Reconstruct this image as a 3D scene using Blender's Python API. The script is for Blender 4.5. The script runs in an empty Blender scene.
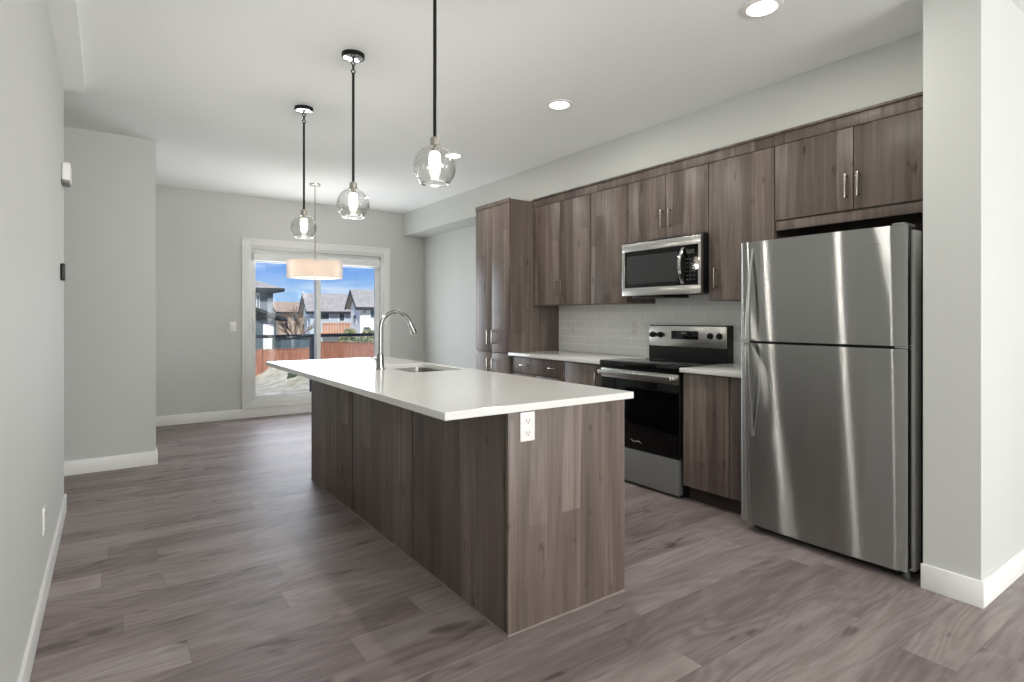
import bpy, bmesh, math, random
from mathutils import Vector, Matrix, Euler
random.seed(7)
S = bpy.context.scene
COL = S.collection
PI = math.pi

# ------------------------------------------------------------------ camera
cam = bpy.data.objects.new('camera', bpy.data.cameras.new('camera'))
COL.objects.link(cam)
cam.location = (0, 0, 1.25)
cam.rotation_euler = (PI/2, 0, -math.atan2(403, 567))
cam.data.sensor_width = 36
cam.data.lens = 36*567/1024
cam.data.shift_y = -24/1024
cam.data.clip_start = 0.05
cam.data.clip_end = 500
S.camera = cam

# ------------------------------------------------------------------ exposure
S.view_settings.view_transform = 'Standard'
S.view_settings.look = 'None'
S.view_settings.gamma = 1
S.view_settings.use_curve_mapping = False
S.view_settings.exposure = 0.22
S.cycles.transparent_max_bounces = 32
S.cycles.max_bounces = 16
S.cycles.diffuse_bounces = 8

# ------------------------------------------------------------------ sky
W = bpy.data.worlds.new('sky'); S.world = W; W.use_nodes = True
nt = W.node_tree; nt.nodes.clear()
def wn(t, **kw):
    n = nt.nodes.new(t)
    for k, v in kw.items(): setattr(n, k, v)
    return n
tc = wn('ShaderNodeTexCoord'); sep = wn('ShaderNodeSeparateXYZ')
nt.links.new(tc.outputs['Generated'], sep.inputs[0])
ramp = wn('ShaderNodeValToRGB'); cr = ramp.color_ramp
cr.elements[0].position = 0.0; cr.elements[0].color = (0.50, 0.68, 0.90, 1)
cr.elements[1].position = 0.5; cr.elements[1].color = (0.045, 0.16, 0.62, 1)
e = cr.elements.new(0.04); e.color = (0.33, 0.55, 0.90, 1)
e = cr.elements.new(0.11); e.color = (0.085, 0.26, 0.80, 1)
nt.links.new(sep.outputs['Z'], ramp.inputs[0])
mp = wn('ShaderNodeMapping'); mp.inputs['Scale'].default_value = (5, 5, 26); mp.inputs['Rotation'].default_value = (0.05, 0.12, 0)
nt.links.new(tc.outputs['Generated'], mp.inputs[0])
nz = wn('ShaderNodeTexNoise'); nz.inputs['Scale'].default_value = 1.3; nz.inputs['Detail'].default_value = 5; nz.inputs['Roughness'].default_value = 0.6
nt.links.new(mp.outputs[0], nz.inputs['Vector'])
cm = wn('ShaderNodeMapRange'); cm.inputs['From Min'].default_value = 0.46; cm.inputs['From Max'].default_value = 0.70; cm.inputs['To Max'].default_value = 0.8
nt.links.new(nz.outputs['Fac'], cm.inputs['Value'])
mx = wn('ShaderNodeMix', data_type='RGBA'); mx.inputs['B'].default_value = (0.75, 0.85, 0.98, 1)
nt.links.new(cm.outputs[0], mx.inputs['Factor']); nt.links.new(ramp.outputs[0], mx.inputs['A'])
bg = wn('ShaderNodeBackground'); bg.inputs['Strength'].default_value = 0.95
nt.links.new(mx.outputs['Result'], bg.inputs['Color'])
nt.links.new(bg.outputs[0], wn('ShaderNodeOutputWorld').inputs['Surface'])

# ------------------------------------------------------------------ sun, window daylight and side fill
def light(name, kind, loc, rot=(0, 0, 0), energy=10, color=(1, 1, 1), parent=None, **kw):
    d = bpy.data.lights.new(name, kind); d.energy = energy; d.color = color
    for k, v in kw.items(): setattr(d, k, v)
    o = bpy.data.objects.new(name, d); COL.objects.link(o); o.location = loc; o.rotation_euler = rot
    if parent: o.parent = parent
    return o
light('sun', 'SUN', (0, -10, 20), (math.radians(48), 0, math.radians(-28)), 4.4, (1, 0.95, 0.88), angle=0.01)
# daylight entering by the living-room rear window behind the viewer
light('daylight_rear_window', 'AREA', (1.8, -4.45, 1.4), (PI/2+0.3, 0, 0), 225, (1.0, 0.99, 0.97), shape='RECTANGLE', size=3.1, size_y=2.0)
light('added_side_fill', 'AREA', (5.45, -3.3, 1.4), (PI/2+0.3, 0, PI/2), 45, (1.0, 0.99, 0.97), shape='RECTANGLE', size=1.9, size_y=1.8)  # added fill lamp from the right, to brighten the left wall
light('daylight_patio_door', 'AREA', (2.26, 7.57, 1.12), (-PI/2-0.1, 0, 0), 36, (0.92, 0.96, 1.0), shape='RECTANGLE', size=1.55, size_y=1.7)

# ------------------------------------------------------------------ materials
def mat(name, col, rough=0.5, metal=0.0, **kw):
    m = bpy.data.materials.new(name); m.use_nodes = True
    b = m.node_tree.nodes['Principled BSDF']
    b.inputs['Base Color'].default_value = (*col, 1)
    b.inputs['Roughness'].default_value = rough
    b.inputs['Metallic'].default_value = metal
    for k, v in kw.items(): b.inputs[k].default_value = v
    return m
def srgb(r, g, b):
    f = lambda c: (c/255/12.92) if c/255 <= 0.04045 else ((c/255+0.055)/1.055)**2.4
    return (f(r), f(g), f(b))
class NT:
    def __init__(s, m): s.t = m.node_tree; s.b = s.t.nodes.get('Principled BSDF')
    def n(s, t, ins=None, **kw):
        n = s.t.nodes.new(t)
        for k, v in kw.items(): setattr(n, k, v)
        for k, v in (ins or {}).items():
            if hasattr(v, 'is_output') or isinstance(v, bpy.types.NodeSocket): s.t.links.new(v, n.inputs[k])
            else: n.inputs[k].default_value = v
        return n
    def math(s, op, a, b=0.0, c=None):
        n = s.t.nodes.new('ShaderNodeMath'); n.operation = op
        for i, v in enumerate((a, b, c)):
            if v is None: continue
            if isinstance(v, bpy.types.NodeSocket): s.t.links.new(v, n.inputs[i])
            else: n.inputs[i].default_value = v
        return n.outputs[0]
    def ramp(s, fac, stops):
        n = s.t.nodes.new('ShaderNodeValToRGB'); r = n.color_ramp
        r.elements[0].position, r.elements[0].color = stops[0][0], (*stops[0][1], 1)
        r.elements[1].position, r.elements[1].color = stops[-1][0], (*stops[-1][1], 1)
        for p, c in stops[1:-1]:
            e = r.elements.new(p); e.color = (*c, 1)
        s.t.links.new(fac, n.inputs[0]); return n.outputs[0]
    def link(s, a, b): s.t.links.new(a, b)
    def bump(s, h, strength=0.1, dist=0.01):
        n = s.n('ShaderNodeBump', {'Height': h, 'Strength': strength, 'Distance': dist})
        s.link(n.outputs[0], s.b.inputs['Normal'])

def paint(name, col, rough=0.6, texture=0.05, scale=180):
    m = mat(name, col, rough, **{'Specular IOR Level': 0.25}); N = NT(m)
    tcn = N.n('ShaderNodeTexCoord')
    nz = N.n('ShaderNodeTexNoise', {'Vector': tcn.outputs['Object'], 'Scale': scale, 'Detail': 2.0})
    N.bump(nz.outputs['Fac'], texture, 0.004)
    return m
M_WALL = paint('wall_paint', srgb(198, 200, 196))
M_CEIL = paint('ceiling_paint', srgb(238, 240, 238), 0.8, 0.35, 90)
M_TRIM = paint('trim_paint', srgb(232, 232, 229), 0.35, 0.02)

def wood(name, stops, rough=0.42):
    """vertical-grain wood laminate with staves of slightly different tone"""
    m = mat(name, stops[1][1], rough, **{'Specular IOR Level': 0.35}); N = NT(m)
    tcn = N.n('ShaderNodeTexCoord'); oi = N.n('ShaderNodeObjectInfo')
    sp = N.n('ShaderNodeSeparateXYZ', {0: tcn.outputs['Object']})
    off = N.math('MULTIPLY', oi.outputs['Random'], 37.0)
    u = N.math('ADD', N.math('ADD', sp.outputs['X'], sp.outputs['Y']), off)
    z = N.math('ADD', sp.outputs['Z'], N.math('MULTIPLY', off, 1.7))
    # staves
    wob = N.n('ShaderNodeTexNoise', {'Vector': N.n('ShaderNodeCombineXYZ', {0: N.math('MULTIPLY', u, 3.0), 2: N.math('MULTIPLY', z, 0.35)}).outputs[0], 'Scale': 1.0, 'Detail': 1.0})
    us = N.math('ADD', N.math('MULTIPLY', u, 9.0), N.math('MULTIPLY', wob.outputs['Fac'], 2.0))
    uf = N.math('FLOOR', us)
    zr = N.n('ShaderNodeTexWhiteNoise', {'W': uf}, noise_dimensions='1D')
    zf = N.math('FLOOR', N.math('ADD', N.math('MULTIPLY', z, 0.75), N.math('MULTIPLY', zr.outputs['Value'], 3.0)))
    st = N.n('ShaderNodeTexWhiteNoise', {'Vector': N.n('ShaderNodeCombineXYZ', {0: uf, 1: zf}).outputs[0]}, noise_dimensions='2D')
    # grain
    def grain(su, sz, det, dist=0.0):
        v = N.n('ShaderNodeCombineXYZ', {0: N.math('MULTIPLY', u, su), 1: N.math('MULTIPLY', uf, 3.1), 2: N.math('MULTIPLY', z, sz)})
        return N.n('ShaderNodeTexNoise', {'Vector': v.outputs[0], 'Scale': 1.0, 'Detail': det, 'Roughness': 0.6, 'Distortion': dist}).outputs['Fac']
    g1 = grain(48, 1.3, 4.0, 0.3); g2 = grain(10, 0.6, 3.0, 0.8); g3 = grain(260, 5.0, 2.0)
    kn = N.n('ShaderNodeTexNoise', {'Vector': N.n('ShaderNodeCombineXYZ', {0: N.math('MULTIPLY', u, 16), 1: 0.0, 2: N.math('MULTIPLY', z, 5.5)}).outputs[0], 'Scale': 1.0, 'Detail': 2.0})
    knot = N.math('MULTIPLY', N.math('MAXIMUM', N.math('SUBTRACT', kn.outputs['Fac'], 0.64), 0.0), 2.2)
    f = N.math('ADD', N.math('MULTIPLY', st.outputs['Value'], 0.17), N.math('MULTIPLY', g1, 0.30))
    f = N.math('ADD', f, N.math('MULTIPLY', g2, 0.60))
    f = N.math('ADD', f, N.math('MULTIPLY', g3, 0.14))
    f = N.math('SUBTRACT', N.math('SUBTRACT', f, 0.125), knot)
    N.link(N.ramp(f, stops), N.b.inputs['Base Color'])
    N.bump(N.math('ADD', g1, N.math('MULTIPLY', g3, 0.6)), 0.08, 0.002)
    return m
WOOD_STOPS = [(0.18, srgb(56, 46, 42)), (0.5, srgb(106, 94, 87)), (0.84, srgb(158, 146, 138))]
M_WOOD = wood('cabinet_laminate', WOOD_STOPS)
M_CARC = mat('cabinet_interior', srgb(52, 43, 40), 0.6)

def floor_mat():
    m = mat('vinyl_plank', (0.2, 0.18, 0.17), 0.36, **{'Specular IOR Level': 0.34}); N = NT(m)
    tcn = N.n('ShaderNodeTexCoord')
    sp0 = N.n('ShaderNodeSeparateXYZ', {0: tcn.outputs['Object']})
    row = N.math('FLOOR', N.math('DIVIDE', sp0.outputs['Y'], 0.18))
    shift = N.n('ShaderNodeTexWhiteNoise', {'W': row}, noise_dimensions='1D').outputs['Value']
    pv = N.n('ShaderNodeCombineXYZ', {0: N.math('ADD', sp0.outputs['X'], N.math('MULTIPLY', shift, 1.22)), 1: sp0.outputs['Y']})
    br = N.n('ShaderNodeTexBrick', {'Vector': pv.outputs[0], 'Color1': (0, 0, 0, 1), 'Color2': (1, 1, 1, 1), 'Mortar': (0.5, 0.5, 0.5, 1),
             'Scale': 1.0, 'Mortar Size': 0.0012, 'Brick Width': 1.22, 'Row Height': 0.18, 'Bias': 0.0, 'Mortar Smooth': 0.3}, offset=0.0, offset_frequency=1)
    rnd = N.n('ShaderNodeSeparateColor', {0: br.outputs['Color']}).outputs[0]
    sp = N.n('ShaderNodeSeparateXYZ', {0: tcn.outputs['Object']})
    def grain(sx, sy, det, dist, k=20):
        v = N.n('ShaderNodeCombineXYZ', {0: N.math('MULTIPLY', sp.outputs['X'], sx), 1: N.math('MULTIPLY', sp.outputs['Y'], sy), 2: N.math('MULTIPLY', rnd, k)})
        return N.n('ShaderNodeTexNoise', {'Vector': v.outputs[0], 'Scale': 1.0, 'Detail': det, 'Roughness': 0.58, 'Distortion': dist}).outputs['Fac']
    g1 = grain(2.2, 26, 4.0, 0.6); g2 = grain(0.8, 5.5, 3.0, 1.2, 31); g3 = grain(9, 95, 3.0, 0.3)
    # cathedral rings
    wv = N.math('SINE', N.math('MULTIPLY', grain(0.8, 4.2, 1.0, 0.8, 13), 60.0))
    kn = grain(3.0, 9.0, 2.0, 0.5, 47)
    knot = N.math('MULTIPLY', N.math('MAXIMUM', N.math('SUBTRACT', kn, 0.635), 0.0), 4.0)
    f = N.math('ADD', N.math('MULTIPLY', rnd, 0.27), N.math('MULTIPLY', g1, 0.30))
    f = N.math('ADD', f, N.math('MULTIPLY', g2, 0.42))
    f = N.math('ADD', f, N.math('MULTIPLY', g3, 0.30))
    f = N.math('ADD', f, N.math('MULTIPLY', wv, 0.05))
    f = N.math('SUBTRACT', N.math('SUBTRACT', f, 0.135), knot)
    col = N.ramp(f, [(0.12, srgb(66, 58, 57)), (0.38, srgb(110, 101, 99)), (0.55, srgb(137, 128, 125)), (0.80, srgb(170, 161, 157))])
    warm = N.n('ShaderNodeMix', {'Factor': N.math('MULTIPLY', grain(0.5, 5.6, 1.0, 0.0, 71), 0.5), 'A': col, 'B': (*srgb(136, 118, 117), 1)}, data_type='RGBA')
    gap = N.n('ShaderNodeMix', {'Factor': N.math('MULTIPLY', br.outputs['Fac'], 0.45), 'A': warm.outputs['Result'], 'B': (*srgb(72, 64, 62), 1)}, data_type='RGBA')
    N.link(gap.outputs['Result'], N.b.inputs['Base Color'])
    N.link(N.math('ADD', 0.40, N.math('MULTIPLY', g1, 0.16)), N.b.inputs['Roughness'])
    N.bump(N.math('ADD', g1, N.math('MULTIPLY', g3, 0.5)), 0.10, 0.002)
    return m
M_FLOOR = floor_mat()

def tile_mat():
    m = mat('glazed_tile', srgb(186, 189, 186), 0.1, **{'Specular IOR Level': 0.6}); N = NT(m)
    tcn = N.n('ShaderNodeTexCoord')
    sp = N.n('ShaderNodeSeparateXYZ', {0: tcn.outputs['Object']})
    v = N.n('ShaderNodeCombineXYZ', {0: sp.outputs['Y'], 1: sp.outputs['Z']})
    br = N.n('ShaderNodeTexBrick', {'Vector': v.outputs[0], 'Color1': (*srgb(232, 235, 232), 1), 'Color2': (*srgb(241, 243, 240), 1), 'Mortar': (*srgb(250, 250, 248), 1),
             'Scale': 1.0, 'Mortar Size': 0.003, 'Brick Width': 0.305, 'Row Height': 0.0765, 'Bias': 0.0, 'Mortar Smooth': 0.15})
    N.link(br.outputs['Color'], N.b.inputs['Base Color'])
    N.link(N.math('ADD', 0.08, N.math('MULTIPLY', br.outputs['Fac'], 0.5)), N.b.inputs['Roughness'])
    nz = N.n('ShaderNodeTexNoise', {'Vector': v.outputs[0], 'Scale': 14.0, 'Detail': 2.0})
    h = N.math('SUBTRACT', N.math('MULTIPLY', nz.outputs['Fac'], 0.5), br.outputs['Fac'])
    N.bump(h, 0.35, 0.004)
    return m
M_TILE = tile_mat()

def quartz_mat():
    m = mat('white_quartz', srgb(226, 226, 222), 0.09, **{'Specular IOR Level': 0.55}); N = NT(m)
    tcn = N.n('ShaderNodeTexCoord')
    nz = N.n('ShaderNodeTexNoise', {'Vector': tcn.outputs['Object'], 'Scale': 260.0, 'Detail': 2.0})
    N.link(N.ramp(nz.outputs['Fac'], [(0.25, srgb(214, 214, 210)), (0.5, srgb(226, 226, 222)), (0.8, srgb(233, 233, 230))]), N.b.inputs['Base Color'])
    return m
M_QUARTZ = quartz_mat()

def steel(name, col, rough, aniso=0.0, axis='Z', rot=0.0, metal=1.0):
    m = mat(name, col, rough, metal); N = NT(m)
    if aniso:
        N.b.inputs['Anisotropic'].default_value = aniso
        N.b.inputs['Anisotropic Rotation'].default_value = rot
        tg = N.n('ShaderNodeTangent', direction_type='RADIAL', axis=axis)
        N.link(tg.outputs[0], N.b.inputs['Tangent'])
    tcn = N.n('ShaderNodeTexCoord')
    mpn = N.n('ShaderNodeMapping', {'Vector': tcn.outputs['Object'], 'Scale': (3, 3, 900)})
    nz = N.n('ShaderNodeTexNoise', {'Vector': mpn.outputs[0], 'Scale': 1.0, 'Detail': 2.0})
    N.link(N.math('ADD', rough-0.008, N.math('MULTIPLY', nz.outputs['Fac'], 0.016)), N.b.inputs['Roughness'])
    return m
M_STEEL = bpy.data.materials.new('brushed_stainless'); M_STEEL.use_nodes = True
N_ = NT(M_STEEL); N_.t.nodes.remove(N_.b)
gl_ = N_.n('ShaderNodeBsdfAnisotropic', {'Color': (*srgb(172, 173, 171), 1), 'Roughness': 0.215, 'Anisotropy': 0.87, 'Rotation': 0.0})
N_.link(N_.n('ShaderNodeTangent', direction_type='RADIAL', axis='Z').outputs[0], gl_.inputs['Tangent'])
N_.link(gl_.outputs[0], N_.t.nodes['Material Output'].inputs[0])
M_FAUCET = mat('faucet_steel', srgb(150, 150, 147), 0.2, 1.0)
M_STEEL2 = steel('satin_stainless', srgb(198, 197, 193), 0.27)
M_CHROME = mat('chrome', srgb(215, 215, 213), 0.08, 1.0)
M_NICKEL = mat('brushed_nickel', srgb(186, 181, 172), 0.25, 1.0)
M_BLACKM = mat('black_metal', srgb(12, 12, 12), 0.42, 0.0, **{'Specular IOR Level': 0.3})
M_BGLASS = mat('black_glass', srgb(8, 8, 9), 0.04, 0.0, **{'Specular IOR Level': 0.5})
M_OVENGLASS = mat('oven_window_glass', srgb(4, 4, 4), 0.08, 0.0, **{'Specular IOR Level': 0.3})
M_MWGLASS = mat('microwave_window_glass', srgb(48, 49, 50), 0.12, 0.0, **{'Specular IOR Level': 0.6})
M_BLACKP = mat('black_plastic', srgb(20, 20, 21), 0.4)
M_GREYP = mat('grey_plastic', srgb(120, 121, 120), 0.5)
M_FRSIDE = mat('fridge_frame_grey', srgb(214, 214, 211), 0.4, 0.0)
M_WHITEP = mat('white_plastic', srgb(235, 233, 229), 0.3)
M_PLATE = mat('ivory_white_plate', srgb(238, 232, 228), 0.35)
M_SLOT = mat('socket_slot', srgb(70, 66, 64), 0.6)
M_VINYL = mat('white_vinyl', srgb(226, 227, 224), 0.35)
M_CASING = paint('casing_paint', srgb(222, 223, 219), 0.4, 0.02)
M_LOGO = mat('logo_grey', srgb(150, 150, 148), 0.4)
M_PRINT = mat('printed_light_grey', srgb(170, 172, 172), 0.5)
M_RAIL = mat('railing_dark', srgb(42, 54, 58), 0.45, 0.2)
M_DECK = mat('deck_boards', srgb(150, 146, 140), 0.7)

def emit(name, col, s):
    m = bpy.data.materials.new(name); m.use_nodes = True; t = m.node_tree; t.nodes.clear()
    e = t.nodes.new('ShaderNodeEmission'); e.inputs[0].default_value = (*col, 1); e.inputs[1].default_value = s
    o = t.nodes.new('ShaderNodeOutputMaterial'); t.links.new(e.outputs[0], o.inputs[0]); return m
M_LED = emit('led_diffuser', (1.0, 0.97, 0.92), 14.0)
M_BULB = emit('lit_bulb', (1.0, 0.90, 0.76), 9.0)

def clear(name, tint=(1, 1, 1), gloss=0.9, rough=0.02, ior=1.5, extra=0.0):
    """clear sheet glass: lets light through, mirrors at grazing angles"""
    m = bpy.data.materials.new(name); m.use_nodes = True; t = m.node_tree; t.nodes.clear()
    lw = t.nodes.new('ShaderNodeLayerWeight'); lw.inputs[0].default_value = 0.5
    pw = t.nodes.new('ShaderNodeMath'); pw.operation = 'POWER'; pw.inputs[1].default_value = 3.0; t.links.new(lw.outputs['Facing'], pw.inputs[0])
    fr = t.nodes.new('ShaderNodeMath'); fr.operation = 'MULTIPLY_ADD'; fr.inputs[1].default_value = 0.9; fr.inputs[2].default_value = 0.035; t.links.new(pw.outputs[0], fr.inputs[0])
    tr = t.nodes.new('ShaderNodeBsdfTransparent'); tr.inputs[0].default_value = (*tint, 1)
    gl = t.nodes.new('ShaderNodeBsdfGlossy'); gl.inputs['Color'].default_value = (gloss,)*3+(1,); gl.inputs['Roughness'].default_value = rough
    mixn = t.nodes.new('ShaderNodeMixShader'); o = t.nodes.new('ShaderNodeOutputMaterial')
    if extra:
        a = t.nodes.new('ShaderNodeMath'); a.operation = 'ADD'; a.inputs[1].default_value = extra; a.use_clamp = True
        t.links.new(fr.outputs[0], a.inputs[0]); t.links.new(a.outputs[0], mixn.inputs[0])
    else: t.links.new(fr.outputs[0], mixn.inputs[0])
    t.links.new(tr.outputs[0], mixn.inputs[1]); t.links.new(gl.outputs[0], mixn.inputs[2]); t.links.new(mixn.outputs[0], o.inputs[0])
    return m
M_PANE = clear('window_glass', (0.97, 0.985, 0.98))
M_GLOBE = clear('globe_glass', (0.96, 0.96, 0.955), 0.95, 0.02, 1.5, 0.02)

M_RIM = clear('thick_rim_glass', (0.97, 0.97, 0.97), 1.0, 0.12, 1.5, 0.6)
def fabric(name, col, trans):
    m = mat(name, col, 0.8); t = m.node_tree; b = t.nodes['Principled BSDF']
    tl = t.nodes.new('ShaderNodeBsdfTranslucent'); tl.inputs[0].default_value = (*col, 1)
    mixn = t.nodes.new('ShaderNodeMixShader'); mixn.inputs[0].default_value = trans
    t.links.new(b.outputs[0], mixn.inputs[1]); t.links.new(tl.outputs[0], mixn.inputs[2])
    t.links.new(mixn.outputs[0], t.nodes['Material Output'].inputs[0]); return m
M_SHADE = fabric('linen_shade', srgb(246, 236, 228), 0.5)
M_DIFF = fabric('white_diffuser', srgb(240, 238, 232), 0.5)

# ------------------------------------------------------------------ mesh builder
class MB:
    def __init__(s): s.bm = bmesh.new()
    def _merge(s, b):
        me = bpy.data.meshes.new('tmp'); b.to_mesh(me); b.free(); s.bm.from_mesh(me); bpy.data.meshes.remove(me); return s
    def box(s, x0, x1, y0, y1, z0, z1, bev=0.0, seg=2):
        b = bmesh.new(); bmesh.ops.create_cube(b, size=1)
        for v in b.verts:
            v.co = Vector((x0+(v.co.x+.5)*(x1-x0), y0+(v.co.y+.5)*(y1-y0), z0+(v.co.z+.5)*(z1-z0)))
        if bev: bmesh.ops.bevel(b, geom=list(b.edges), offset=bev, segments=seg, affect='EDGES', profile=0.5)
        return s._merge(b)
    def tube(s, pts, r, seg=12, caps=True):
        pts = [Vector(p) for p in pts]; b = bmesh.new(); rings = []; n = len(pts)
        rs = r if isinstance(r, (list, tuple)) else [r]*n
        up = None
        for i, p in enumerate(pts):
            t = (pts[min(i+1, n-1)]-pts[max(i-1, 0)]).normalized()
            if up is None: up = Vector((0, 0, 1)) if abs(t.z) < 0.9 else Vector((1, 0, 0))
            a = t.cross(up).normalized(); c = a.cross(t).normalized(); up = c
            rings.append([b.verts.new(p+(a*math.cos(2*PI*k/seg)+c*math.sin(2*PI*k/seg))*rs[i]) for k in range(seg)])
        for i in range(n-1):
            for k in range(seg):
                b.faces.new((rings[i][k], rings[i][(k+1) % seg], rings[i+1][(k+1) % seg], rings[i+1][k]))
        if caps: b.faces.new(rings[0][::-1]); b.faces.new(rings[-1])
        bmesh.ops.recalc_face_normals(b, faces=b.faces)
        return s._merge(b)
    def lathe(s, prof, c=(0, 0, 0), seg=32, axis='Z', closed=False):
        """prof: list of (radius, height) turned about the axis"""
        b = bmesh.new(); rings = []
        def P(r, h, a):
            if axis == 'Z': q = (r*math.cos(a), r*math.sin(a), h)
            elif axis == 'X': q = (h, r*math.cos(a), r*math.sin(a))
            else: q = (r*math.cos(a), h, r*math.sin(a))
            return Vector(q)+Vector(c)
        for r, h in prof:
            if r <= 1e-6: rings.append([b.verts.new(P(0, h, 0))])
            else: rings.append([b.verts.new(P(r, h, 2*PI*k/seg)) for k in range(seg)])
        pairs = list(zip(rings[:-1], rings[1:]))
        if closed: pairs.append((rings[-1], rings[0]))
        for A, B in pairs:
            for k in range(seg):
                k2 = (k+1) % seg
                if len(A) == 1 and len(B) == 1: continue
                if len(A) == 1: b.faces.new((A[0], B[k], B[k2]))
                elif len(B) == 1: b.faces.new((A[k], A[k2], B[0]))
                else: b.faces.new((A[k], A[k2], B[k2], B[k]))
        bmesh.ops.recalc_face_normals(b, faces=b.faces)
        return s._merge(b)
    def prism(s, poly, axis, a0, a1, bev=0.0):
        """poly: 2-D outline in the two other axes (x,y,z order); swept from a0 to a1 along the axis"""
        b = bmesh.new()
        def P(p, a):
            return Vector({'X': (a, p[0], p[1]), 'Y': (p[0], a, p[1]), 'Z': (p[0], p[1], a)}[axis])
        A = [b.verts.new(P(p, a0)) for p in poly]; B = [b.verts.new(P(p, a1)) for p in poly]; n = len(poly)
        b.faces.new(A); b.faces.new(B[::-1])
        for k in range(n): b.faces.new((A[k], B[k], B[(k+1) % n], A[(k+1) % n]))
        bmesh.ops.recalc_face_normals(b, faces=b.faces)
        if bev: bmesh.ops.bevel(b, geom=list(b.edges), offset=bev, segments=2, affect='EDGES')
        return s._merge(b)
    def hole_slab(s, x0, x1, y0, y1, z0, z1, hx0, hx1, hy0, hy1, r=0.03):
        """a slab with one round-cornered opening through it"""
        b = bmesh.new(); N = 5
        inner = []
        for (cx, cy, a0) in ((hx1-r, hy1-r, 0), (hx0+r, hy1-r, PI/2), (hx0+r, hy0+r, PI), (hx1-r, hy0+r, 1.5*PI)):
            for k in range(N+1):
                a = a0+PI/2*k/N; inner.append((cx+r*math.cos(a), cy+r*math.sin(a)))
        outer = [(x1, y1), (x0, y1), (x0, y0), (x1, y0)]
        top = [b.verts.new((*p, z1)) for p in inner]; bot = [b.verts.new((*p, z0)) for p in inner]
        ot = [b.verts.new((*p, z1)) for p in outer]; ob = [b.verts.new((*p, z0)) for p in outer]
        n = len(inner)
        for k in range(n): b.faces.new((top[k], top[(k+1) % n], bot[(k+1) % n], bot[k]))
        for k in range(4): b.faces.new((ot[k], ot[(k+1) % 4], ob[(k+1) % 4], ob[k]))
        for q in range(4):
            i0 = q*(N+1)
            for k in range(N):
                b.faces.new((ot[q], top[i0+k], top[i0+k+1])); b.faces.new((ob[q], bot[i0+k+1], bot[i0+k]))
            j = (i0+N+1) % n
            b.faces.new((ot[q], top[i0+N], top[j], ot[(q+1) % 4])); b.faces.new((ob[q], ob[(q+1) % 4], bot[j], bot[i0+N]))
        bmesh.ops.recalc_face_normals(b, faces=b.faces)
        return s._merge(b)
    def build(s, name, m, parent=None, origin=None, smooth=True, label=None, kind=None):
        root = parent
        while root is not None and root.parent is not None: root = root.parent
        o_ = Vector(origin) if origin is not None else (root.location.copy() if root is not None else Vector((0, 0, 0)))
        bmesh.ops.translate(s.bm, verts=s.bm.verts, vec=-o_)
        me = bpy.data.meshes.new(name); s.bm.to_mesh(me); s.bm.free()
        if smooth:
            me.polygons.foreach_set('use_smooth', [True]*len(me.polygons)); me.set_sharp_from_angle(angle=math.radians(35))
        me.materials.append(m)
        o = bpy.data.objects.new(name, me); COL.objects.link(o)
        if parent is not None: o.parent = parent
        else: o.location = o_
        if label: o['label'] = label
        if kind: o['kind'] = kind
        return o
def box(name, m, b, parent=None, bev=0.0, **kw): return MB().box(*b, bev=bev).build(name, m, parent, **kw)
def tag(o, label, cat, group=None, kind=None):
    o['label'] = label; o['category'] = cat
    if group: o['group'] = group
    if kind: o['kind'] = kind
    return o
def thing(name, loc, label, cat, group=None, kind=None):
    o = bpy.data.objects.new(name, None); o.empty_display_size = 0.1; COL.objects.link(o); o.location = loc
    return tag(o, label, cat, group, kind)
def copy_tree(o, parent=None):
    kids = [c for c in COL.objects if c.parent == o]
    c = o.copy(); COL.objects.link(c)
    if parent: c.parent = parent
    for k in kids: copy_tree(k, c)
    return c
def struct(name, m, boxes, label, cat='wall', bev=0.0):
    b = MB()
    for q in boxes: b.box(*q, bev=bev)
    o = b.build(name, m, None, origin=(0, 0, 0), smooth=bool(bev))
    return tag(o, label, cat, kind='structure')

# ------------------------------------------------------------------ room shell
HC = 2.75
struct('floor', M_FLOOR, [(-2.72, 5.72, -4.72, 7.62, -0.1, 0)], 'grey brown wood plank vinyl floor', 'floor')
struct('ceiling', M_CEIL, [(-2.72, 5.72, -4.72, 7.78, HC, HC+0.12)], 'pale grey white textured ceiling', 'ceiling')
struct('wall_left', M_WALL, [(-0.365, -0.235, -4.6, 4.62, 0, HC)], 'light grey wall along the left side of the picture')
struct('wall_hall_near', M_WALL, [(-2.6, -0.365, 4.50, 4.62, 0, HC)], 'light grey near wall of the side hallway')
struct('wall_hall_end', M_WALL, [(-2.72, -2.6, 4.5, 5.78, 0, HC)], 'light grey end wall of the side hallway')
struct('wall_hall_far', M_WALL, [(-2.6, 0.325, 5.675, 5.80, 0, HC), (0.20, 0.325, 5.80, 7.62, 0, HC)], 'light grey projecting wall left of the dining nook')
WX0, WX1, WZ0, WZ1 = 1.415, 3.175, 0.175, 2.14
struct('wall_back', M_WALL, [(-0.1, WX0, 7.62, 7.78, 0, HC), (WX1, 3.95, 7.62, 7.78, 0, HC), (WX0, WX1, 7.62, 7.78, 0, WZ0), (WX0, WX1, 7.62, 7.78, WZ1, HC)], 'light grey far wall around the patio door')
struct('wall_right', M_WALL, [(3.81, 3.95, 1.04, 7.62, 0, HC)], 'light grey kitchen wall behind the cabinets')
struct('wall_column', M_WALL, [(3.062, 5.6, 0.82, 1.034, 0, HC)], 'light grey wall end standing right of the fridge')
struct('wall_living_side', M_WALL, [(5.6, 5.72, -4.6, -4.3, 0, HC), (5.6, 5.72, -2.3, 1.034, 0, HC), (5.6, 5.72, -4.3, -2.3, 0, 0.45), (5.6, 5.72, -4.3, -2.3, 2.35, HC)], 'light grey living room side wall behind the viewer')
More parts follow.
